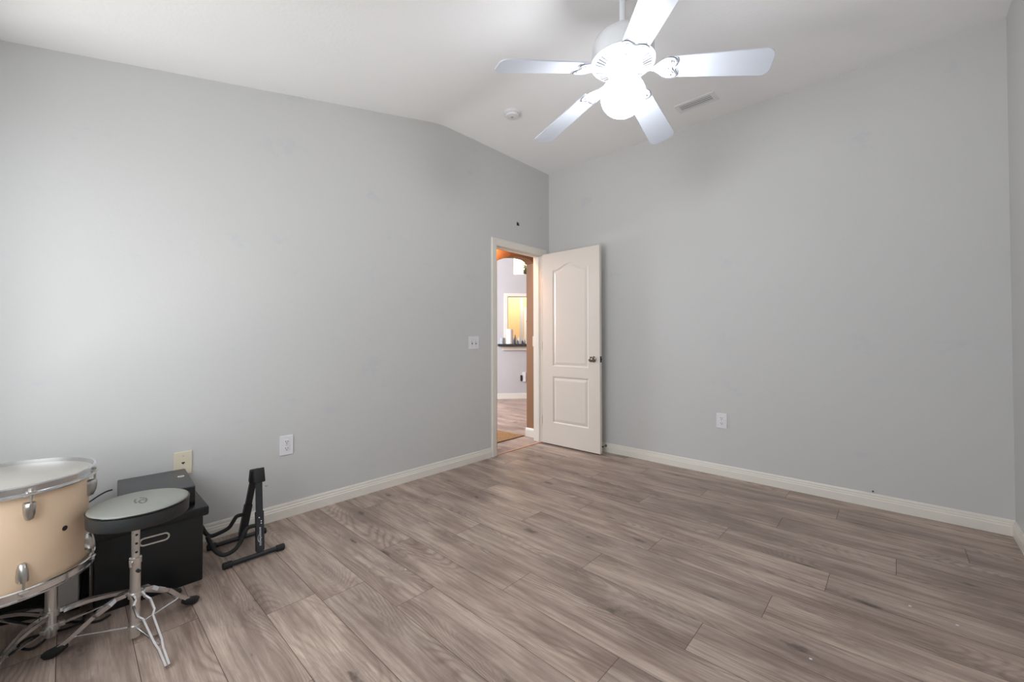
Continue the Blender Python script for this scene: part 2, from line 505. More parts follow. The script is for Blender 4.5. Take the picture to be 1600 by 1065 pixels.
bx(bm, JX0, 0, DY0, -.834, 0, 2.053); bx(bm, JX0, 0, -.131, DY1, 0, 2.053); bx(bm, JX0, 0, -.834, -.131, 2.035, 2.053)
bx(bm, -.075, -.036, -.834, -.822, 0, 2.035); bx(bm, -.075, -.036, -.143, -.131, 0, 2.035); bx(bm, -.075, -.036, -.822, -.143, 2.023, 2.035)
struct('trim_2', bm, m_trim)

# ------------------------------------------------------------------ the open door
LX0, LX1, LY, LT, LZ0, LZ1 = .032, .738, -.160, .035, .012, 2.038
door = empty('door_1', (LX0, LY + LT, LZ0), kind='structure')
def panel_depth(x, z):
    xl, xr = .168, .609
    def prof(d):
        if d <= 0 or d > .040: return 0.0
        if d < .010: return -.008 * d / .010
        if d < .016: return -.008
        return -.008 + .006 * (d - .016) / .024 if d < .040 else -.002
    def inside(d): return -.002 if d >= .040 else prof(d)
    t = (x - xl) / (xr - xl)
    if 0 < t < 1:
        a = abs(t - .5) * 2
        bumpv = .5 * (1 + math.cos(PI * min(1, a / .86)))
        zt_ = 1.853 + .060 * bumpv
        if z > .79:
            d = min(x - xl, xr - x, z - .838, (zt_ - z) * .93)
            return inside(d) if d > 0 else 0.0
        d = min(x - xl, xr - x, z - .240, .728 - z)
        return inside(d) if d > 0 else 0.0
    return 0.0
bm = new()
xs = [LX0 + (LX1 - LX0) * i / 176 for i in range(177)]
zs = [LZ0 + (LZ1 - LZ0) * i / 400 for i in range(401)]
G = [[bm.verts.new((x, LY - panel_depth(x, z), z)) for x in xs] for z in zs]
for i in range(400):
    for k in range(176): bm.faces.new((G[i][k], G[i][k + 1], G[i + 1][k + 1], G[i + 1][k]))
c4 = [bm.verts.new(p) for p in ((LX0, LY + LT, LZ0), (LX1, LY + LT, LZ0), (LX1, LY + LT, LZ1), (LX0, LY + LT, LZ1))]
bm.faces.new(c4)
bm.faces.new(G[0] + [c4[1], c4[0]]); bm.faces.new(G[400] + [c4[2], c4[3]])
bm.faces.new([r[0] for r in G] + [c4[3], c4[0]]); bm.faces.new([r[176] for r in G] + [c4[2], c4[1]])
obj('door_leaf', bm, m_door, door, smooth=True, angle=25)
def knob(y_face, s):
    bm = new()
    prof = [(0, 0), (.030, 0), (.030, .004), (.024, .009), (.012, .012), (.011, .026), (.018, .032), (.0265, .042), (.0275, .050), (.023, .059), (.012, .064), (0, .065)]
    mtx = Matrix.Rotation(PI / 2 if s < 0 else -PI / 2, 4, 'X')
    lathe(bm, prof, (.669, y_face, .925), 28, mtx)
    return bm
obj('knob', knob(LY, -1), m_nickel, door, smooth=True, label='satin nickel door knob')
obj('knob', knob(LY + LT, 1), m_nickel, door, smooth=True)
bm = new(); bx(bm, LX1 - .001, LX1 + .002, LY + .005, LY + .030, .895, .955); bx(bm, LX1, LX1 + .010, LY + .011, LY + .024, .915, .935, .002)
obj('latch_plate', bm, m_slot, door, label='dark latch plate on the door edge')
for hz in (.25, 1.05, 1.83):
    bm = new(); tube(bm, [(.016, LY - .006 + .03, hz - .045), (.016, LY - .006 + .03, hz + .045)], .006, 10)
    bx(bm, .016, .034, LY + .02, LY + .027, hz - .044, hz + .044)
    obj('hinge', bm, m_nickel, door, smooth=True)

# door stop on the baseboard behind the door
ds = empty('door_stop', (.715, -.0125, .045), 'small dark sprung door stop on the baseboard beside the open door edge', 'door stop')
bm = new(); lathe(bm, [(0, 0), (.012, 0), (.012, .004), (.006, .006), (0, .006)], (.715, -.0115, .064), 16, Matrix.Rotation(PI / 2, 4, 'X')); obj('base', bm, m_nickel, ds, True)
bm = new()
tube(bm, [(.715 + .005 * math.cos(t * .7), -.016 - .0011 * t, .064 + .005 * math.sin(t * .7)) for t in range(0, 50)], .0012, 6); obj('spring', bm, m_nickel, ds, True)
bm = new(); tube(bm, [(.715, -.068, .064), (.715, -.082, .064)], .007, 12); obj('tip', bm, m_rubber, ds, True)

# ------------------------------------------------------------------ plates on the walls
def plate_frame(o, U, N):
    U = Vector(U); N = Vector(N); Z = Vector((0, 0, 1)); O = Vector(o)
    return Matrix((( U.x, Z.x, N.x, O.x), (U.y, Z.y, N.y, O.y), (U.z, Z.z, N.z, O.z), (0, 0, 0, 1)))
def fbox(bm, mtx, cx, cz, d0, d1, w, h, bevel=0.0):
    v = box(bm, (cx, cz, (d0 + d1) / 2), (w, h, d1 - d0), None, bevel)
    bmesh.ops.transform(bm, matrix=mtx, verts=v)
def fdisc(bm, mtx, cx, cz, d0, d1, r, seg=16):
    v = lathe(bm, [(0, d0), (r, d0), (r, d1), (0, d1)], (cx, cz, 0), seg)
    bmesh.ops.transform(bm, matrix=mtx, verts=v)
def outlet(o, U, N, label, w=.080, h=.122):
    e = empty('wall_outlet', o, label, 'outlet', 'duplex outlets on the grey walls')
    mt = plate_frame(o, U, N)
    bm = new(); fbox(bm, mt, 0, 0, 0, .006, w, h, .0025); obj('cover_plate', bm, m_white, e)
    for cz in (.021, -.021):
        bm = new()
        ol = [(.0165 * math.cos(a), max(-.0135, min(.0135, .0175 * math.sin(a)))) for a in [2 * PI * k / 32 for k in range(32)]]
        prism(bm, [(x, z + cz) for x, z in ol], .005, .0085, mt)
        rc = obj('receptacle', bm, m_white, e)
        bm = new()
        fbox(bm, mt, -.0065, cz + .004, .0084, .0088, .0030, .0095); fbox(bm, mt, .0065, cz + .004, .0084, .0088, .0030, .0080)
        fdisc(bm, mt, 0, cz - .0075, .0084, .0088, .0030)
        obj('slots', bm, m_slot, rc)
    bm = new(); fdisc(bm, mt, 0, 0, .0055, .0072, .0032); obj('screw', bm, m_lug, e)
    return e
outlet((0, -2.7135, .4535), (0, 1, 0), (1, 0, 0), 'white duplex outlet on the left wall above the guitar stand')
outlet((1.782, 0, .4495), (1, 0, 0), (0, -1, 0), 'white duplex outlet low on the back wall right of the open door')
# two-gang switch
e = empty('light_switch', (0, -1.128, 1.090), 'white two-toggle light switch plate on the grey wall left of the doorway', 'light switch')
mt = plate_frame((0, -1.128, 1.090), (0, 1, 0), (1, 0, 0))
bm = new(); fbox(bm, mt, 0, 0, 0, .006, .124, .120, .0025); obj('cover_plate', bm, m_white, e)
for cx in (-.023, .023):
    bm = new(); fbox(bm, mt, cx, 0, .0055, .0072, .012, .026); st = obj('toggle_slot', bm, m_slot, e)
    bm = new(); v = box(bm, (cx, .005, .012), (.0085, .012, .016), Matrix.Rotation(-.45, 3, 'X'), .002); bmesh.ops.transform(bm, matrix=mt, verts=v)
    obj('toggle', bm, m_white, st)
    for cz in (.030, -.030):
        bm = new(); fdisc(bm, mt, cx, cz, .0055, .0072, .003); obj('screw', bm, m_lug, e)
# phone jack plate
e = empty('phone_jack_plate', (0, -3.2315, .4545), 'ivory phone jack plate on the wall behind the black storage box', 'phone jack')
mt = plate_frame((0, -3.2315, .4545), (0, 1, 0), (1, 0, 0))
bm = new(); fbox(bm, mt, 0, 0, 0, .007, .078, .124, .003); obj('cover_plate', bm, m_ivory, e)
bm = new(); prism(bm, [(-.007, .006), (.007, .006), (.007, -.001), (.003, -.001), (.0015, -.006), (-.0015, -.006), (-.003, -.001), (-.007, -.001)], .0068, .0076, mt); obj('jack_hole', bm, m_slot, e)
for cz in (.038, -.038):
    bm = new(); fdisc(bm, mt, 0, cz, .0065, .0080, .003); obj('screw', bm, m_lug, e)
# small dark clip high on the left wall
bm = new()
mt = plate_frame((0, -.526, 2.304), (0, 1, 0), (1, 0, 0))
fbox(bm, mt, 0, 0, 0, .010, .022, .026, .002); fbox(bm, mt, 0, -.012, .006, .018, .018, .006); fbox(bm, mt, -.006, .016, 0, .004, .006, .010)
tag(obj('wall_clip', bm, m_slot, loc=(0, -.526, 2.304)), 'tiny dark clip on the grey wall above the doorway', 'wall clip')

# ------------------------------------------------------------------ ceiling: smoke detector, air vent
e = empty('smoke_detector', (.566, -1.213, H), 'round off-white smoke detector on the flat ceiling left of the fan', 'smoke detector')
bm = new(); lathe(bm, [(0, 0), (.066, 0), (.066, -.010), (.060, -.014), (.056, -.016), (.056, -.026), (.050, -.034), (.030, -.037), (0, -.037)], (.566, -1.213, H), 40); obj('housing', bm, m_white, e, True)
bm = new(); lathe(bm, [(0, -.036), (.010, -.036), (.010, -.0395), (0, -.0395)], (.566, -1.213, H), 16); obj('test_button', bm, m_lug, e, True)
bm = new(); lathe(bm, [(.0565, -.0165), (.0585, -.0165), (.0585, -.0215), (.0565, -.0215)], (.566, -1.213, H), 40, None, True); obj('slot_ring', bm, m_vent_in, e)
e = empty('air_vent', (1.713, -.337, H), 'white rectangular ceiling air vent beside the fan blades', 'air vent')
vx, vy = 1.713, -.337
bm = new()
ox, oy, ix, iy = .148, .068, .118, .040
for a in ((-ox, ox, -oy, -iy), (-ox, ox, iy, oy), (-ox, -ix, -iy, iy), (ix, ox, -iy, iy)):
    bx(bm, vx + a[0], vx + a[1], vy + a[2], vy + a[3], H - .006, H)
obj('frame', bm, m_white, e)
bm = new(); bx(bm, vx - ix, vx + ix, vy - iy, vy + iy, H - .0015, H - .0005); obj('duct_opening', bm, m_slot, e)
for k in range(3):
    y = vy - iy + .015 + k * .025
    bm = new(); box(bm, (vx, y, H - .005), (2 * ix - .002, .0125, .0012), Matrix.Rotation(-.25, 3, 'X')); obj('louver', bm, m_vent_in, e)

# ------------------------------------------------------------------ ceiling fan
FX, FY = 1.855, -1.792
fan = empty('ceiling_fan', (FX, FY, ceil_z(FY)), 'white five-blade ceiling fan with a glowing round globe light', 'ceiling fan')
zc = ceil_z(FY)
bm = new()
lathe(bm, [(0, zc - .002), (.068, zc - .002), (.068, zc - .018), (.060, zc - .05), (.035, zc - .075), (.016, zc - .085), (0, zc - .085)], (FX, FY, 0), 40)
obj('canopy', bm, m_fan, fan, True)
bm = new(); tube(bm, [(FX, FY, zc - .06), (FX, FY, 2.64)], .0155, 20); obj('downrod', bm, m_fan, fan, True)
bm = new()
lathe(bm, [(0, 2.675), (.024, 2.675), (.030, 2.655), (.060, 2.648), (.105, 2.632), (.136, 2.605), (.150, 2.570), (.152, 2.525), (.148, 2.505), (.10, 2.50), (0, 2.50)], (FX, FY, 0), 56)
obj('motor_housing', bm, m_fan, fan, True, angle=30)
bm = new()
lathe(bm, [(0, 2.506), (.150, 2.506), (.157, 2.500), (.157, 2.493), (.150, 2.487), (.143, 2.484), (.085, 2.468), (.080, 2.455), (.055, 2.452), (0, 2.452)], (FX, FY, 0), 56)
ring = obj('motor_ring', bm, m_fan, fan, True, angle=30)
bm = new()
for k in range(40):
    a = 2 * PI * k / 40
    rm = Matrix.Rotation(a, 3, 'Z') @ Matrix.Rotation(-.27, 3, 'Y')
    c = Vector((.116 * math.cos(a), .116 * math.sin(a), 2.4755))
    box(bm, (FX + c.x, FY + c.y, c.z), (.044, .0062, .003), rm)
obj('vent_slots', bm, m_fan_shade, ring)
bm = new()
lathe(bm, [(0, 2.456), (.066, 2.456), (.070, 2.448), (.068, 2.425), (.060, 2.415), (.062, 2.408), (.058, 2.396), (0, 2.396)], (FX, FY, 0), 40)
fit_ = obj('light_fitter', bm, m_fan, fan, True, angle=30)
for a in (-1.0, 1.1, 3.2):
    bm = new(); d = Vector((math.cos(a), math.sin(a), 0))
    tube(bm, [Vector((FX, FY, 2.402)) + d * .055, Vector((FX, FY, 2.402)) + d * .070], .004, 10); obj('screw', bm, m_lug, fit_, True)
bm = new()
gp = [(0.05, 2.408), (.056, 2.400)]
gc, gr = 2.328, .108
for k in range(1, 17):
    t = math.radians(128 - 128 * k / 16)
    z = gc - gr * math.cos(t) if False else None
pts_g = []
a0 = math.acos(.056 / gr)
for k in range(0, 25):
    t = (PI / 2 - .30) - (PI / 2 - .30 + PI / 2) * k / 24
    pts_g.append((max(0.0, gr * math.cos(t)) if k < 24 else 0.0, gc + (gr * .92) * math.sin(t)))
lathe(bm, [(.032, pts_g[0][1] + .004)] + pts_g, (FX, FY, 0), 48)
obj('globe', bm, m_globe, fan, True, label='glowing frosted globe', angle=80)
PHI, DROOP, R_T = 4.183, .165, .665
def blade_outline():
    pts = []
    r0, r1, w0, w1, rc = .205, R_T, .060, .0735, .045
    pts += [(r0, -w0), (r1 - rc, -w1)]
    for k in range(1, 9):
        a = -PI / 2 + PI / 2 * k / 8
        pts.append((r1 - rc + rc * math.cos(a) * .8, -w1 + rc + rc * math.sin(a)))
    for k in range(0, 8):
        a = PI / 2 * k / 8
        pts.append((r1 - rc + rc * math.cos(a) * .8, w1 - rc + rc * math.sin(a)))
    pts += [(r1 - rc, w1), (r0, w0)]
    return pts
def iron_outline():
    half = [(.085, .014), (.125, .010), (.150, .014), (.168, .030), (.190, .050), (.215, .060), (.240, .056), (.252, .040), (.243, .022), (.232, .006)]
    return [(x, -y) for x, y in half] + [(x, y) for x, y in reversed(half)]
def iron_groove():
    half = [(.160, .010), (.178, .028), (.200, .042), (.222, .048), (.238, .040), (.236, .028), (.224, .012)]
    return [(x, -y) for x, y in half] + [(x, y) for x, y in reversed(half)]
for k in range(5):
    a = PHI + k * 2 * PI / 5
    base = Matrix.Translation((FX, FY, 2.462)) @ Matrix.Rotation(a, 4, 'Z') @ Matrix.Rotation(DROOP, 4, 'Y')
    mb = base @ Matrix.Rotation(-math.radians(12), 4, 'X')
    bm = new(); prism(bm, blade_outline(), 0, .006, mb)
    bmesh.ops.bevel(bm, geom=[e_ for e_ in bm.edges], offset=.0012, segments=1, affect='EDGES')
    bl = obj('blade', bm, m_blade, fan)
    bm = new(); prism(bm, iron_outline(), -.006, -.0005, mb)
    bmesh.ops.bevel(bm, geom=[e_ for e_ in bm.edges], offset=.0015, segments=1, affect='EDGES')
    ir = obj('blade_iron', bm, m_fan, fan)
    bm = new()
    for half in (1, -1):
        pth = [(.158, .004), (.176, .016), (.200, .034), (.224, .044), (.240, .038), (.233, .020), (.205, .010), (.172, .004)]
        P = smooth_path([mb @ Vector((x, y * half, -.0063)) for x, y in pth], 4)
        tube(bm, P, .0016, 6)
    edge = [(.246, .006), (.252, .022), (.2555, .040), (.243, .0585), (.215, .063), (.188, .052)]  # dark outline tubes painting the shade along the iron's edge
    for half in (1, -1):
        tube(bm, smooth_path([mb @ Vector((x, y * half, -.0045)) for x, y in edge], 4), .0022, 6)
    obj('leaf_relief_shade', bm, m_fan_shade, ir, True)
    for x, y in ((.215, 0.0), (.228, .038), (.228, -.038)):
        bm = new()
        v = lathe(bm, [(0, -.0092), (.004, -.0085), (.0045, -.006), (0, -.006)], (0, 0, 0), 10)
        bmesh.ops.transform(bm, matrix=mb @ Matrix.Translation((x, y, 0)), verts=v)
        obj('screw', bm, m_lug, ir, True)

# ------------------------------------------------------------------ drum
DC = Vector((.563, -3.81, 0))
DZ0, DZ1, DR = .288, .652, .209
drum = empty('drum', (DC.x, DC.y, DZ0), 'cream drum with chrome hoops standing at the left edge of the room', 'drum')
def dlathe(prof, close=False, seg=96):
    bm = new(); lathe(bm, prof, (DC.x, DC.y, 0), seg, None, close); return bm
obj('shell', dlathe([(DR - .006, DZ0 + .012), (DR, DZ0 + .012), (DR, DZ1 - .016), (DR - .006, DZ1 - .016)], True), m_cream, drum, True)
obj('batter_head', dlathe([(0, DZ1 - .013), (DR + .006, DZ1 - .013), (DR + .0108, DZ1 - .015), (DR + .0112, DZ1 - .022), (DR + .0110, DZ1 - .030)]), m_head, drum, True, label='off-white drum head')
obj('bottom_head', dlathe([(0, DZ0 + .009), (DR + .006, DZ0 + .009), (DR + .0108, DZ0 + .012)]), m_head, drum, True)
def hoop(zt, s):
    # rim rolled outward at the top, flange at the shell side
    p = [(DR + .0115, 0), (DR + .016, .0015), (DR + .0185, 0), (DR + .0195, -.004), (DR + .0145, -.006), (DR + .0145, -.024), (DR + .021, -.026), (DR + .022, -.032), (DR + .019, -.035), (DR + .0115, -.034)]
    return dlathe([(r, zt + s * z) for r, z in p], True)
obj('hoop', hoop(DZ1, 1), m_chrome, drum, True, label='upper chrome hoop', angle=25)
obj('hoop', hoop(DZ0, -1), m_chrome, drum, True, label='lower chrome hoop', angle=25)
for top in (1, 0):
    for k in range(6):
        a = math.radians((18.5 if top else 15) + 60 * k)
        mt = Matrix.Translation(DC) @ Matrix.Rotation(a, 4, 'Z')
        s = 1 if top else -1
        zl = .566 if top else .372
        bm = new()
        # teardrop lug casting, wide towards the hoop
        secs = [(-.031, .005, .008), (-.027, .0095, .016), (-.010, .0130, .023), (.012, .0142, .026), (.026, .0138, .026), (.029, .0115, .022)]
        rings = []
        for dz, w_, d_ in secs:
            rr = []
            for q in range(12):
                t = -PI / 2 + PI * q / 11
                rr.append(bm.verts.new(mt @ Vector((DR - .001 + d_ * max(0, math.cos(t)) ** .6, w_ * math.sin(t), zl + s * dz))))
            rings.append(rr)
        for A, B in zip(rings, rings[1:]):
            for q in range(11): bm.faces.new((A[q], A[q + 1], B[q + 1], B[q]))
        bm.faces.new(rings[0]); bm.faces.new(list(reversed(rings[-1])))
        lg = obj('lug', bm, m_lug, drum, True, angle=50)
        bm = new()
        zh = (DZ1 - .028) if top else (DZ0 + .028)
        tube(bm, [mt @ Vector((DR + .018, 0, zl + s * .026)), mt @ Vector((DR + .018, 0, zh))], .0034, 8)
        obj('tension_rod', bm, m_lug, lg, True)
        bm = new()
        v = box(bm, (0, 0, 0), (.014, .022, .007), None, .002); bmesh.ops.transform(bm, matrix=mt @ Matrix.Translation((DR + .018, 0, zh + s * .004)), verts=v)
        tube(bm, [mt @ Vector((DR + .018, 0, zh + s * .006)), mt @ Vector((DR + .018, 0, zh + s * .016))], .0052, 8)
        obj('claw', bm, m_chrome_w, lg, True)
a = math.radians(44.6)
mt = Matrix.Translation(DC + Vector((0, 0, .467))) @ Matrix.Rotation(a, 4, 'Z') @ Matrix.Translation((DR, 0, 0)) @ Matrix.Rotation(PI / 2, 4, 'Y')
bm = new(); v = lathe(bm, [(0, -.0005), (.0085, -.0005), (.0085, .0012), (.0062, .0018), (.0055, .0006), (0, .0006)], (0, 0, 0), 24, mt)
obj('air_hole', bm, m_slot, drum, True, label='dark round air hole in the cream shell')

# ------------------------------------------------------------------ drum stand
SX, SY = .550, -3.695
ds = empty('drum_stand', (SX, SY, 0), 'low chrome tripod stand underneath the cream drum', 'drum stand')
bm = new(); tube(bm, [(SX, SY, .035), (SX, SY, .245)], .0165, 24); obj('tube', bm, m_chrome_w, ds, True)
for z in (.118, .066):
    bm = new(); lathe(bm, [(.0165, z - .011), (.0225, z - .011), (.0225, z + .011), (.0165, z + .011)], (SX, SY, 0), 24, None, True)
    for k in range(3):
        a = math.radians((99, -36, 219)[k]); box(bm, (SX + .028 * math.cos(a), SY + .028 * math.sin(a), z), (.016, .016, .016), Matrix.Rotation(a, 3, 'Z'), .002)
    obj('collar', bm, m_chrome_w, ds)
bm = new()
for hx, hy in ((DC.x + .224 * math.cos(math.radians(t)), DC.y + .224 * math.sin(math.radians(t))) for t in (112, 195, 275)):
    strip(bm, [(SX, SY, .243), ((SX + hx) / 2, (SY + hy) / 2, .252), (hx, hy, .278)], .012, .006, (0, 0, 1) if False else (-(hy - SY), hx - SX, 0))
obj('basket', bm, m_chrome_w, ds)
for ang, foot in ((99, (.512, -3.318)), (-36, (.80, -3.868)), (219, (.262, -3.928))):
    a = math.radians(ang)
    d = Vector((foot[0] - SX, foot[1] - SY, 0)); Ln = d.length; d.normalize(); sd = Vector((-d.y, d.x, 0))
    bm = new()
    for s in (1, -1):
        pts = [Vector((SX, SY, .116)) + d * .030 + sd * s * .012,
               Vector((SX, SY, .118)) + d * .075 + sd * s * .012,
               Vector((SX, SY, .112)) + d * .13 + sd * s * .008,
               Vector((SX, SY, .088)) + d * (Ln * .62) + sd * s * .006,
               Vector((SX, SY, .030)) + d * (Ln - .03) + sd * s * .005]
        strip(bm, smooth_path(pts, 4), .004, .013, sd)
    leg = obj('leg', bm, m_chrome, ds)
    bm = new()
    strip(bm, [Vector((SX, SY, .066)) + d * .030, Vector((SX, SY, .082)) + d * (Ln * .55)], .012, .004, sd); obj('brace', bm, m_chrome, leg)
    bm = new()
    f = Vector((SX, SY, 0)) + d * Ln
    tube(bm, [f - d * .040 + Vector((0, 0, .036)), f - d * .022 + Vector((0, 0, .024)), f + Vector((0, 0, .014)), f + d * .006 + Vector((0, 0, .010))], [.010, .013, .0125, .007], 14)
    obj('rubber_foot', bm, m_rubber, leg, True)

# ------------------------------------------------------------------ drum throne
TX, TY = .742, -3.482
th = empty('drum_throne', (TX, TY, 0), 'round black padded drum stool on a chrome tripod beside the cream drum', 'stool')
SC = (TX - .002, TY + .012)
bm = new()
prof = [(0, .452), (.134, .452), (.1425, .454), (.1455, .459), (.1462, .478), (.1468, .497), (.1455, .505), (.141, .510), (.132, .5128), (.06, .5145), (0, .5145)]
lathe(bm, [q for q in prof if q[1] < .509] + [(.136, .5085), (0, .5085)], (*SC, 0), 64); seat = obj('seat', bm, m_vinyl, th, True, angle=60)
bm = new(); lathe(bm, [(0, .507), (.1452, .507), (.1440, .5095), (.139, .5118), (.128, .5134), (.06, .5145), (0, .5145)], (*SC, 0), 64); obj('seat_top', bm, m_vinyl_top, seat, True, angle=60, label='top of the padded seat, overhead sheen painted in grey')
bm = new(); lathe(bm, [(.1462, .500), (.1480, .502), (.1480, .506), (.1462, .508)], (*SC, 0), 64, None, True); obj('piping', bm, m_gloss, seat, True)
bm = new()
for pth in ([(-.030, .002), (-.008, .013), (.020, .010), (.030, .002), (.010, -.004), (-.006, .003), (.004, .008)], [(-.024, -.008), (-.004, -.012), (.018, -.010)]):
    strip(bm, smooth_path([(SC[0] + 1.3 * x, SC[1] + 1.3 * y, .5148) for x, y in pth], 5), .0055, .0008, (-.3, 1, 0))
obj('worn_emblem', bm, m_vinyl_mark, seat, label='worn printed emblem on the seat')
bm = new(); lathe(bm, [(0, .440), (.040, .446), (.040, .458), (0, .458)], (TX, TY, 0), 24); tube(bm, [(TX, TY, .27), (TX, TY, .450)], .0125, 20)
upper = obj('upper_post', bm, m_chrome_w, th, True)
for z in (.330, .362, .394, .424):
    d = Vector((.99, .12, 0)).normalized(); c = Vector((TX, TY, z))
    bm = new(); tube(bm, [c + d * .0118, c + d * .0129], .0042, 10); obj('height_hole', bm, m_slot, upper)
bm = new(); tube(bm, [(TX, TY, .016), (TX, TY, .305)], .0158, 24); obj('lower_post', bm, m_chrome_w, th, True)
bm = new(); d = Vector((.85, -.53, 0)).normalized(); c = Vector((TX, TY, .298))
lathe(bm, [(.0155, .286), (.0185, .288), (.0185, .308), (.0128, .310)], (TX, TY, 0), 24)
tube(bm, [c + d * .016, c + d * .032], .004, 10); tube(bm, [c + d * .030 + Vector((0, 0, -.012)), c + d * .033 + Vector((0, 0, .012))], .0038, 10); obj('height_clamp', bm, m_chrome_w, th, True)
bm = new(); d = Vector((.95, .3, 0)).normalized(); c = Vector((TX, TY, .262)); tube(bm, [c + d * .014, c + d * .026], .006, 12); obj('locking_screw', bm, m_slot, th, True)
for z, n_ in ((.170, 'upper'), (.052, 'lower')):
    bm = new(); lathe(bm, [(.0158, z - .008), (.0205, z - .008), (.0205, z + .008), (.0158, z + .008)], (TX, TY, 0), 24, None, True)
    obj('collar', bm, m_chrome_w, th)
feet = [((.640, -3.697), True), ((1.010, -3.421), False), ((.634, -3.286), True)]
for (fx, fy), pad in feet:
    f = Vector((fx, fy, 0)); d = f - Vector((TX, TY, 0)); Ln = d.length; d.normalize(); sd = Vector((-d.y, d.x, 0)); c0 = Vector((TX, TY, 0))
    bm = new()
    wid = [(.022, .178, .013), (.050, .170, .014), (.062, .158, .024), (.098, .132, .024), (.112, .122, .014), (Ln * .72, .066, .0105), (Ln * .80, .050, .006), (Ln * (.99 if not pad else .90), .012 if not pad else .030, .0048)]
    for s in (1, -1):
        strip(bm, [c0 + d * r + sd * s * w_ + Vector((0, 0, z)) for r, z, w_ in wid], .0062, .014 if pad else .0095, sd)
    bm_leg = obj('leg', bm, m_chrome, th, label=None if pad else 'bare chrome leg without a rubber foot')
    bm = new()
    tube(bm, [c0 + d * .020 + Vector((0, 0, .052)), c0 + d * (Ln * .76) + Vector((0, 0, .060))], .0036, 8); obj('brace', bm, m_chrome, bm_leg, True)
    if pad:
        bm = new()
        tube(bm, [f - d * .044 + Vector((0, 0, .036)), f - d * .030 + Vector((0, 0, .028)), f - d * .008 + Vector((0, 0, .0165)), f + d * .010 + Vector((0, 0, .0135)), f + d * .020 + Vector((0, 0, .014))], [.011, .0145, .0165, .0135, .006], 16)
        obj('rubber_foot', bm, m_rubber, bm_leg, True)

# ------------------------------------------------------------------ storage box with lid
bxo = empty('storage_box', (.27, -3.41, 0), 'black leatherette storage box with a lid against the left wall', 'storage box')
bm = new(); bx(bm, .085, .450, -3.580, -3.222, 0.0, .305, .006); obj('body', bm, m_leather, bxo, True)
bm = new(); bx(bm, .072, .462, -3.590, -3.201, .298, .342, .009); obj('lid', bm, m_leather, bxo, True)
mt = plate_frame((.450, -3.396, .249), (0, 1, 0), (1, 0, 0))
bm = new()
def stadium(w, h, n=12):
    out = []
    for k in range(n + 1): a = -PI / 2 + PI * k / n; out.append(((w - h) / 2 + h / 2 * math.cos(a), h / 2 * math.sin(a)))
    for k in range(n + 1): a = PI / 2 + PI * k / n; out.append((-(w - h) / 2 + h / 2 * math.cos(a), h / 2 * math.sin(a)))
    return out
tube(bm, [mt @ Vector((x, z, .002)) for x, z in stadium(.098, .030)], .0035, 8, True); hd = obj('handle_ring', bm, m_grommet, bxo, True, label='pale oval handle grommet')
bm = new(); prism(bm, stadium(.094, .026), .0003, .0012, mt); obj('handle_hole', bm, m_slot, hd)

# ------------------------------------------------------------------ console on the box
cs = empty('game_console', (.22, -3.37, .342), 'flat dark grey electronics console lying on the black storage box lid', 'console')
cm = Matrix.Translation((.222, -3.368, .342)) @ Matrix.Rotation(math.radians(-2.5), 4, 'Z')
bm = new(); v = box(bm, (0, 0, .048), (.36, .262, .090), None, .004); bmesh.ops.transform(bm, matrix=cm, verts=v)
body = obj('case', bm, m_console, cs, True)
bm = new(); v = box(bm, (.181, 0, .047), (.012, .256, .084), None, .002); bmesh.ops.transform(bm, matrix=cm, verts=v); obj('front_panel', bm, m_gloss, cs, True, label='glossy black front panel')
for x in (-.15, .15):
    for y in (-.1, .1):
        bm = new(); v = lathe(bm, [(0, 0), (.012, 0), (.012, .004), (0, .004)], (x, y, 0), 12); bmesh.ops.transform(bm, matrix=cm, verts=v)
        obj('rubber_foot', bm, m_rubber, cs)
bm = new(); v = lathe(bm, [(0, .0928), (.0135, .0928), (.0135, .0938), (0, .0938)], (-.030, .098, 0), 24); bmesh.ops.transform(bm, matrix=cm, verts=v)
em = obj('round_emblem', bm, m_silver, cs, label='pale round emblem on the console top')
bm = new()
for s in (1, -1):
    v = box(bm, (-.030, .098, .0940), (.019, .003, .0006), Matrix.Rotation(s * .8, 3, 'Z')); bmesh.ops.transform(bm, matrix=cm, verts=v)
obj('emblem_cross', bm, m_console, em)
bm = new()
tube(bm, smooth_path([(.045, -3.508, .395), (.047, -3.535, .390), (.053, -3.575, .368), (.058, -3.617, .330), (.060, -3.632, .22), (.062, -3.634, .08), (.085, -3.64, .012), (.15, -3.645, .006), (.21, -3.635, .006)], 6), .0035, 8)
tag(obj('power_cable', bm, m_rubber), 'thin black cable running from the console down behind the stool', 'cable')
bm = new()
loop = [(.40, -3.605, .006), (.455, -3.612, .006), (.478, -3.645, .007), (.470, -3.69, .008), (.448, -3.745, .007), (.470, -3.775, .006), (.515, -3.762, .006), (.535, -3.735, .006), (.505, -3.70, .015), (.460, -3.690, .018), (.435, -3.655, .010), (.452, -3.625, .006), (.485, -3.60, .006), (.506, -3.565, .006), (.488, -3.535, .006)]
tube(bm, smooth_path(loop, 6), .0042, 8)
tag(obj('coiled_cable', bm, m_rubber), 'black cable lying in loops on the floor behind the drum stand tube', 'cable')

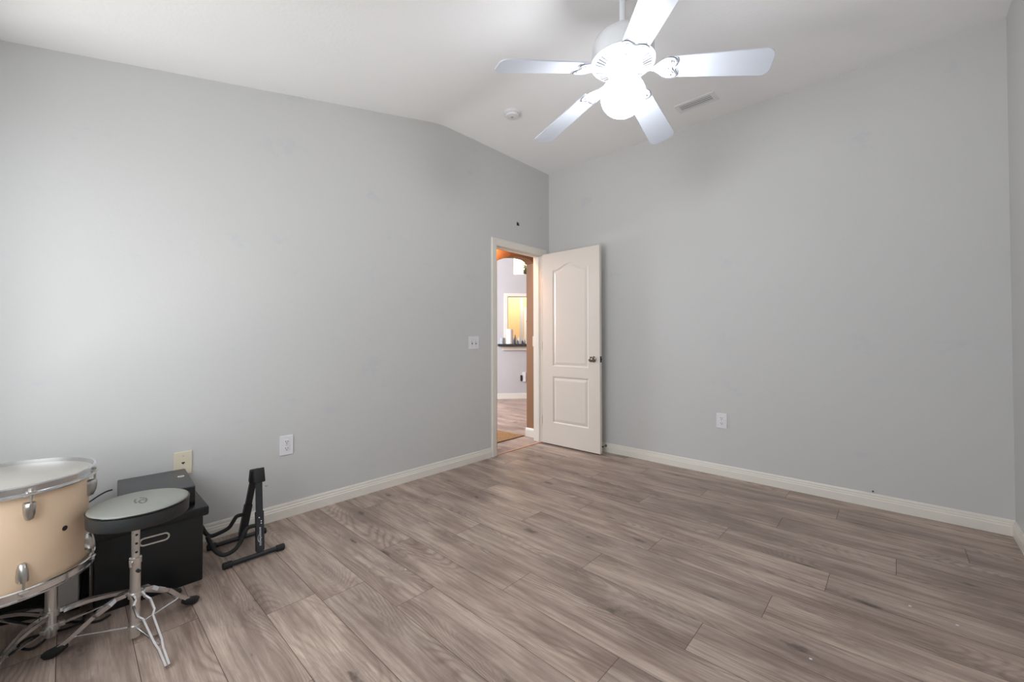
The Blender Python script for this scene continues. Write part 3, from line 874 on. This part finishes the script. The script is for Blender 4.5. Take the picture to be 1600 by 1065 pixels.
# ------------------------------------------------------------------ black grilled cabinet behind the drum
A, B = Vector((.245, -3.868, 0)), Vector((.335, -3.622, 0))
d = (B - A).normalized(); nrm = Vector((d.y, -d.x, 0))        # outward, towards the room
am = Matrix(((d.x, nrm.x, 0, A.x), (d.y, nrm.y, 0, A.y), (0, 0, 1, 0), (0, 0, 0, 1)))
LA = (B - A).length
amp = empty('speaker_cabinet', ((A.x + B.x) / 2, (A.y + B.y) / 2, 0), 'low black cabinet with ribbed grille and silver panel behind the drum', 'speaker')
def ambox(bm, x0, x1, y0, y1, z0, z1, bevel=0):
    v = bx(bm, x0, x1, y0, y1, z0, z1, bevel); bmesh.ops.transform(bm, matrix=am, verts=v)
bm = new(); ambox(bm, 0, LA, -.100, -.004, .0, .318, .004); obj('cabinet', bm, m_gloss, amp)
bm = new(); ambox(bm, LA - .082, LA, -.10, .004, .016, .322, .003); obj('side_panel', bm, m_silver, amp, label='silver front panel beside the grille')
bm = new()
for k in range(46): ambox(bm, .008, LA - .105, -.006, .002, .040 + k * .0058, .0432 + k * .0058)
obj('grille', bm, m_grille, amp)

# ------------------------------------------------------------------ guitar stand
gs = empty('guitar_stand', (.28, -3.0, 0), 'black folding A-frame guitar stand by the left wall', 'guitar stand')
def foot_bar(x, ya, yb):
    bm = new(); tube(bm, [(x, ya + .02, .0165), (x, yb - .02, .0165)], .0115, 16); o = obj('foot_bar', bm, m_steel, gs, True)
    for y, s in ((ya, 1), (yb, -1)):
        bm = new(); tube(bm, [(x, y, .0165), (x, y + s * .004, .0165), (x, y + s * .038, .0165), (x, y + s * .042, .0165)], [.012, .0160, .0160, .0125], 18); obj('end_cap', bm, m_rubber, o, True)
foot_bar(.424, -3.140, -2.862); foot_bar(.145, -3.150, -2.868)
def leg(p0, p1, name='leg'):
    p0, p1 = Vector(p0), Vector(p1)
    bm = new(); strip(bm, [p0, p1], .030, .016, (0, 1, 0)); o = obj(name, bm, m_steel, gs)
    bm = new(); strip(bm, [p0 + (p1 - p0) * .02, p0 + (p1 - p0) * .50], .037, .021, (0, 1, 0)); obj('sleeve', bm, m_steel, o)
    return o
P0, P1 = Vector((.418, -2.976, .024)), Vector((.292, -2.950, .40))
lf = leg(P0, P1)
Q0, Q1 = Vector((.150, -2.990, .024)), Vector((.270, -2.962, .40))
lr = leg(Q0, Q1)
bm = new(); box(bm, (.296, -2.949, .385), (.028, .052, .076), Matrix.Rotation(-.30, 3, 'Y'), .005); box(bm, (.262, -2.962, .380), (.026, .048, .072), Matrix.Rotation(.30, 3, 'Y'), .005)
obj('head_cap', bm, m_rubber, gs, True)
bm = new(); tube(bm, [(.290, -2.915, .318), (.290, -2.905, .318)], .005, 12); obj('locking_pin', bm, m_lug, gs, True)
fa = [(.372, -2.984, .150), (.378, -3.019, .152), (.39, -3.043, .131), (.395, -3.056, .101), (.40, -3.083, .071), (.40, -3.122, .060), (.395, -3.148, .073), (.39, -3.169, .103), (.385, -3.187, .148), (.385, -3.193, .170)]
ra = [(.185, -2.985, .155), (.192, -3.025, .158), (.196, -3.045, .134), (.198, -3.066, .109), (.20, -3.111, .097), (.20, -3.145, .095), (.20, -3.165, .116), (.20, -3.185, .160)]
for p in (fa, ra):
    bm = new(); tube(bm, smooth_path(p, 5), .0098, 14); obj('support_arm', bm, m_foam, gs, True, label='bent foam-covered support arm')
fd = (P1 - P0).normalized(); fs = Vector((0, 1, 0)); fs = (fs - fd * fs.dot(fd)).normalized(); fn = fs.cross(fd)
if fn.x < 0: fn = -fn
def on_leg(t, s=0): return P0 + fd * t + fs * s + fn * .0108
for t, s in ((.168, -.004), (.150, .005), (.139, .005)):
    bm = new(); c = on_leg(t, s); tube(bm, [c, c + fn * .0016], .0030, 10); obj('rivet', bm, m_ink, gs, True)
# lettering down the front leg
cu = bpy.data.curves.new('lettering', 'FONT'); cu.body = 'amazonbasics'; cu.size = .0165; cu.align_x = 'CENTER'; cu.align_y = 'CENTER'; cu.extrude = .0003
to = bpy.data.objects.new('lettering', cu); col.objects.link(to)
bpy.context.view_layer.update()
dg = bpy.context.evaluated_depsgraph_get()
me = bpy.data.meshes.new_from_object(to.evaluated_get(dg))
bpy.data.objects.remove(to)
bm = new(); bm.from_mesh(me)
tm = Matrix((( -fd.x, fs.x, fn.x, 0), (-fd.y, fs.y, fn.y, 0), (-fd.z, fs.z, fn.z, 0), (0, 0, 0, 1)))
tm.translation = on_leg(.076, .001) + fn * .0006
bmesh.ops.transform(bm, matrix=tm, verts=bm.verts[:])
# the curved arrow under the word
sm = []
for k in range(9):
    t = k / 8; sm.append(on_leg(.086 - .036 * t, -.0065 - .0045 * math.sin(PI * t)) + fn * .0006)
tube(bm, sm, [.0005 + .0008 * k / 8 for k in range(9)], 6)
obj('lettering', bm, m_ink, gs, label='white brand lettering with a curved arrow down the leg')

SPECKS = [(2.867, -1.251, .0045, 'round pale speck on the floor, second from the right edge'), (2.606, -1.883, .0045, 'pale speck on the floor nearest the bottom edge of the photo'), (3.0, -1.286, .0045, 'pale speck on the floor nearest the right edge of the photo'), (1.077, -2.532, .0045, 'pale speck on the floor right of the guitar stand')]
# small things: dark stub over the baseboard, pale specks on the floor
bm = new(); tube(bm, [(2.713, 0, .1055), (2.713, -.010, .1050)], .0042, 10)
tag(obj('cable_stub', bm, m_slot, smooth=True, loc=(2.713, 0, .105)), 'tiny dark stub on the back wall just above the baseboard', 'stub')
for (x, y, r_, lab) in SPECKS:
    bm = new(); bmesh.ops.create_icosphere(bm, subdivisions=1, radius=r_)
    bmesh.ops.scale(bm, vec=(1.3, .8, .5), verts=bm.verts[:]); bmesh.ops.translate(bm, vec=(x, y, r_ * .42), verts=bm.verts[:])
    tag(obj('paint_chip', bm, m_white, loc=(x, y, 0)), lab, 'debris', 'pale specks on the wooden floor')

# ------------------------------------------------------------------ beyond the doorway: vestibule, living room, kitchen pass-through
planks('floor_hall', -6.0, -.012, -1.6, 4.6, m_floor2, 0.0, {})
bm = new(); bx(bm, -.020, .004, -.834, -.131, 0.0, .006, .002); struct('trim_3', bm, m_thresh)
# vestibule side wall with baseboard, ending in the arch
bm = new(); bx(bm, -.31, -.12, -.03, .10, 0, 2.6); bx(bm, -.31, -.20, .10, 3.9, 0, 2.75); struct('wall_hall', bm, m_taupe)
bm = new(); sweep_profile(bm, [(0, 0), (.012, 0), (.012, .075), (.006, .092), (0, .10)], 'x', -.322, -.12, lambda d_, a_, z: (a_, -.03 - d_, z)); struct('baseboard_hall', bm, m_trim)
# arch wall
bm = new()
AY0, AY1 = -.625, -.03
arc = []
for k in range(17):
    t = k / 16
    ya_ = AY0 + (AY1 - AY0) * t
    arc.append((ya_, 2.034 - .52 * (ya_ + .20) ** 2 - (.030 * max(0, (ya_ + .14) / .11) ** 2)))
def yz(bm, poly, x0, x1): prof_x(bm, poly, x0, x1)
for (ya, za), (yb_, zb) in zip(arc, arc[1:]):
    yz(bm, [(ya, za), (yb_, zb), (yb_, 2.6), (ya, 2.6)], -.31, -.20)
yz(bm, [(-1.6, 0), (AY0, 0), (AY0, 2.6), (-1.6, 2.6)], -.31, -.20)
struct('wall_arch', bm, m_taupe)
bm = new(); bx(bm, -.31, -.12, -1.6, .12, 2.40, 2.46); struct('ceiling_hall', bm, m_ceil)
bm = new(); bx(bm, -.20, -.12, -1.62, -1.58, 0, 2.4); struct('wall_hall_end', bm, m_taupe)
point('hall_lamp', (-.170, -.73, 2.12), 11.0, (1.0, .48, .19), .02)
# living room shell
bm = new(); bx(bm, -6.0, -.31, -1.6, 4.6, 3.0, 3.06); struct('ceiling_living', bm, m_ceil)
bm = new(); bx(bm, -6.06, -6.0, -1.6, 4.6, 0, 3.0); bx(bm, -6.0, -.2, -1.66, -1.6, 0, 3.0); bx(bm, -6.0, -.2, 4.6, 4.66, 0, 3.0); bx(bm, -.32, -.30, -1.6, 4.6, 2.6, 3.0)
struct('wall_living', bm, m_grey2)
# diagonal kitchen wall with pass-through and niche
KO = Vector((-2.497, 2.070, 0)); kt = Vector((.634, .773, 0)).normalized(); kn_ = Vector((kt.y, -kt.x, 0))
km = Matrix(((kt.x, kn_.x, 0, KO.x), (kt.y, kn_.y, 0, KO.y), (0, 0, 1, 0), (0, 0, 0, 1)))
def kb(bm, s0, s1, n0, n1, z0, z1, bevel=0):
    v = bx(bm, s0, s1, n0, n1, z0, z1, bevel); bmesh.ops.transform(bm, matrix=km, verts=v)
for q in ((-2.6, -.085, 0, 3.0), (-.085, 1.3, 0, .992), (-.085, 1.3, 1.935, 2.362), (-.085, .041, 2.362, 3.0), (.041, 1.0, 2.86, 3.0), (1.0, 1.3, 2.362, 3.0), (1.3, 2.6, 0, 3.0)):
    bm = new(); kb(bm, q[0], q[1], -.14, 0, q[2], q[3]); struct('wall_kitchen', bm, m_grey2)
for q in ((.041, 1.0, -.62, -.58, 2.362, 2.86), (.041, 1.0, -.58, -.14, 2.33, 2.362), (.041, 1.0, -.58, -.14, 2.86, 2.88), (.03, .041, -.58, -.14, 2.362, 2.86), (1.0, 1.02, -.58, -.14, 2.362, 2.86)):
    bm = new(); kb(bm, *q); struct('wall_niche', bm, m_niche)
bm = new(); kb(bm, -2.0, 2.6, -1.92, -1.8, 0, 3.0); struct('wall_kitchen_back', bm, m_cream2)
bm = new(); kb(bm, .03, .149, -1.8, -1.77, 0, 1.87); kb(bm, .525, 1.2, -1.8, -1.76, 0, 1.87); struct('trim_4', bm, m_trim)
bm = new(); kb(bm, .440, .505, -1.8, -1.785, 0, 2.7); struct('trim_5', bm, m_grey2)
bm = new(); kb(bm, -2.6, 2.6, 0, .013, 0, .10); struct('baseboard_kitchen', bm, m_trim)
bm = new(); kb(bm, -.149, -.082, 0, .018, 1.036, 1.935); kb(bm, -.149, 1.3, 0, .018, 1.935, 1.994); kb(bm, -.085, -.07, -.14, 0, 1.036, 1.935); struct('trim_6', bm, m_trim)
bm = new(); kb(bm, -.181, 1.3, 0, .03, .914, .988); struct('trim_7', bm, m_trim)
bm = new(); kb(bm, -.278, 1.3, -.30, .12, .993, 1.036, .004); tag(obj('countertop', bm, m_granite), 'dark granite breakfast counter in the pass-through beyond the doorway', 'countertop')
def kp(s, n_, z): return km @ Vector((s, n_, z))
bm = new(); lathe(bm, [(0, 1.036), (.078, 1.036), (.070, 1.312), (.020, 1.320), (.018, 1.30), (0, 1.30)], kp(-.048, -.03, 0), 24); tag(obj('paper_towel_roll', bm, m_paper, smooth=True), 'white paper towel roll standing on the granite counter', 'paper towel')
bm = new(); lathe(bm, [(0, 1.036), (.034, 1.036), (.037, 1.150), (.034, 1.150), (.031, 1.045), (0, 1.045)], kp(-.187, .02, 0), 20); tag(obj('drinking_glass', bm, m_glass, smooth=True), 'clear drinking glass at the left end of the granite counter', 'glass')
items = [(.040, .02, .10, .016, m_bottle, 'dark short bottle right beside the paper towel roll'),
         (.072, -.06, .17, .022, m_glass, 'tall pale bottle behind the dark short bottle on the counter'),
         (.105, .03, .075, .017, m_bottle, 'squat dark jar in front of the tall pale bottle'),
         (.140, -.04, .13, .024, m_white, 'white jar in the middle of the counter items'),
         (.195, .03, .065, .022, m_bottle, 'low dark jar right of the white jar'),
         (.245, -.02, .085, .020, m_glass, 'small pale bottle at the right end of the counter')]
for s_, n_, h_, r_, mm, lab in items:
    bm = new(); lathe(bm, [(0, 1.036), (r_, 1.036), (r_, 1.036 + h_ * .66), (r_ * .45, 1.036 + h_ * .82), (r_ * .45, 1.036 + h_), (0, 1.036 + h_)], kp(s_, n_, 0), 16)
    tag(obj('counter_bottle', bm, mm, smooth=True), lab, 'bottle', 'bottles and jars on the counter')
# door handle-like dark hook on the white kitchen door
bm = new(); tube(bm, [kp(.585, -1.76, 1.545), kp(.585, -1.70, 1.545), kp(.585, -1.69, 1.50), kp(.60, -1.70, 1.47)], .011, 10); tag(obj('kitchen_door_handle', bm, m_slot, smooth=True), 'dark handle on the white kitchen door seen through the pass-through', 'handle')
# plug and outlet on the diagonal wall
e = empty('wall_outlet', kp(.234, 0, .408), 'white outlet plate on the grey wall under the counter beyond the doorway', 'outlet')
mt = km @ Matrix(((1, 0, 0, .234), (0, 0, 1, 0), (0, 1, 0, .408), (0, 0, 0, 1)))
bm = new(); fbox(bm, mt, 0, 0, 0, .02, .062, .180, .004); obj('cover_plate', bm, m_white, e)
bm = new(); fbox(bm, mt, -.056, -.022, 0, .03, .038, .108, .006); tag(obj('plug_adapter', bm, m_slot, loc=kp(.178, .01, .386)), 'black plug adapter on the wall beside the outlet beyond the doorway', 'plug')
# switch on the vestibule wall
e = empty('light_switch', (-.178, -.03, 1.098), 'single light switch plate on the brown wall just beyond the doorway', 'light switch')
mt = plate_frame((-.178, -.03, 1.098), (1, 0, 0), (0, -1, 0))
bm = new(); fbox(bm, mt, 0, 0, 0, .007, .070, .117, .003); obj('cover_plate', bm, m_ivory, e)
bm = new(); v = box(bm, (0, .003, .010), (.009, .014, .014), Matrix.Rotation(-.4, 3, 'X'), .002); bmesh.ops.transform(bm, matrix=mt, verts=v); obj('toggle', bm, m_ivory, e)
# rug
bm = new(); bx(bm, -.780, -.335, -1.00, -.052, 0, .008, .003); rg = obj('rug', bm, m_rug, loc=(-.557, -.5, 0)); tag(rg, 'golden brown patterned rug on the floor just beyond the doorway', 'rug')
bm = new(); bx(bm, -.340, -.331, -1.00, -.050, 0, .0095, .002); obj('binding', bm, m_rugedge, rg)
area('niche_fill_light', kp(.55, -.30, 2.84), kp(.30, -.30, 2.4), .25, .2, 6, (1.0, 0.98, 0.93))  # hidden lamp added to brighten the niche interior
# plant in the niche
pl = empty('potted_plant', kp(.315, -.22, 2.362), 'leafy green plant in a dark pot inside the lit wall niche', 'plant')
bm = new(); lathe(bm, [(0, 2.362), (.045, 2.362), (.060, 2.470), (.055, 2.470), (.05, 2.45), (0, 2.45)], kp(.300, -.16, 0), 20); obj('pot', bm, m_pot, pl, True)
bm = new()
rnd = random.Random(5)
for k in range(60):
    a = rnd.uniform(0, 2 * PI); out = rnd.uniform(.05, .24); z0 = 2.46; z1 = 2.46 + rnd.uniform(-.10, .20)
    c = kp(.300, -.16, 0); tip = c + kt * (out * math.cos(a)) + kn_ * (out * .8 * math.sin(a)); tip.z = z1
    if (tip - KO).dot(kn_) > .08: continue
    base = Vector((c.x, c.y, z0)); mid = (base + tip) / 2 + Vector((0, 0, .06)); dr = (tip - mid).normalized(); sd_ = dr.cross(Vector((0, 0, 1))).normalized()
    ln = rnd.uniform(.07, .11); w_ = ln * .24
    v = [bm.verts.new(p) for p in (tip - dr * ln, tip - dr * ln * .5 + sd_ * w_, tip, tip - dr * ln * .5 - sd_ * w_)]
    bm.faces.new(v)
    tube(bm, [base, mid, tip - dr * ln * .9], .0018, 5)
obj('foliage', bm, m_leaf, pl)
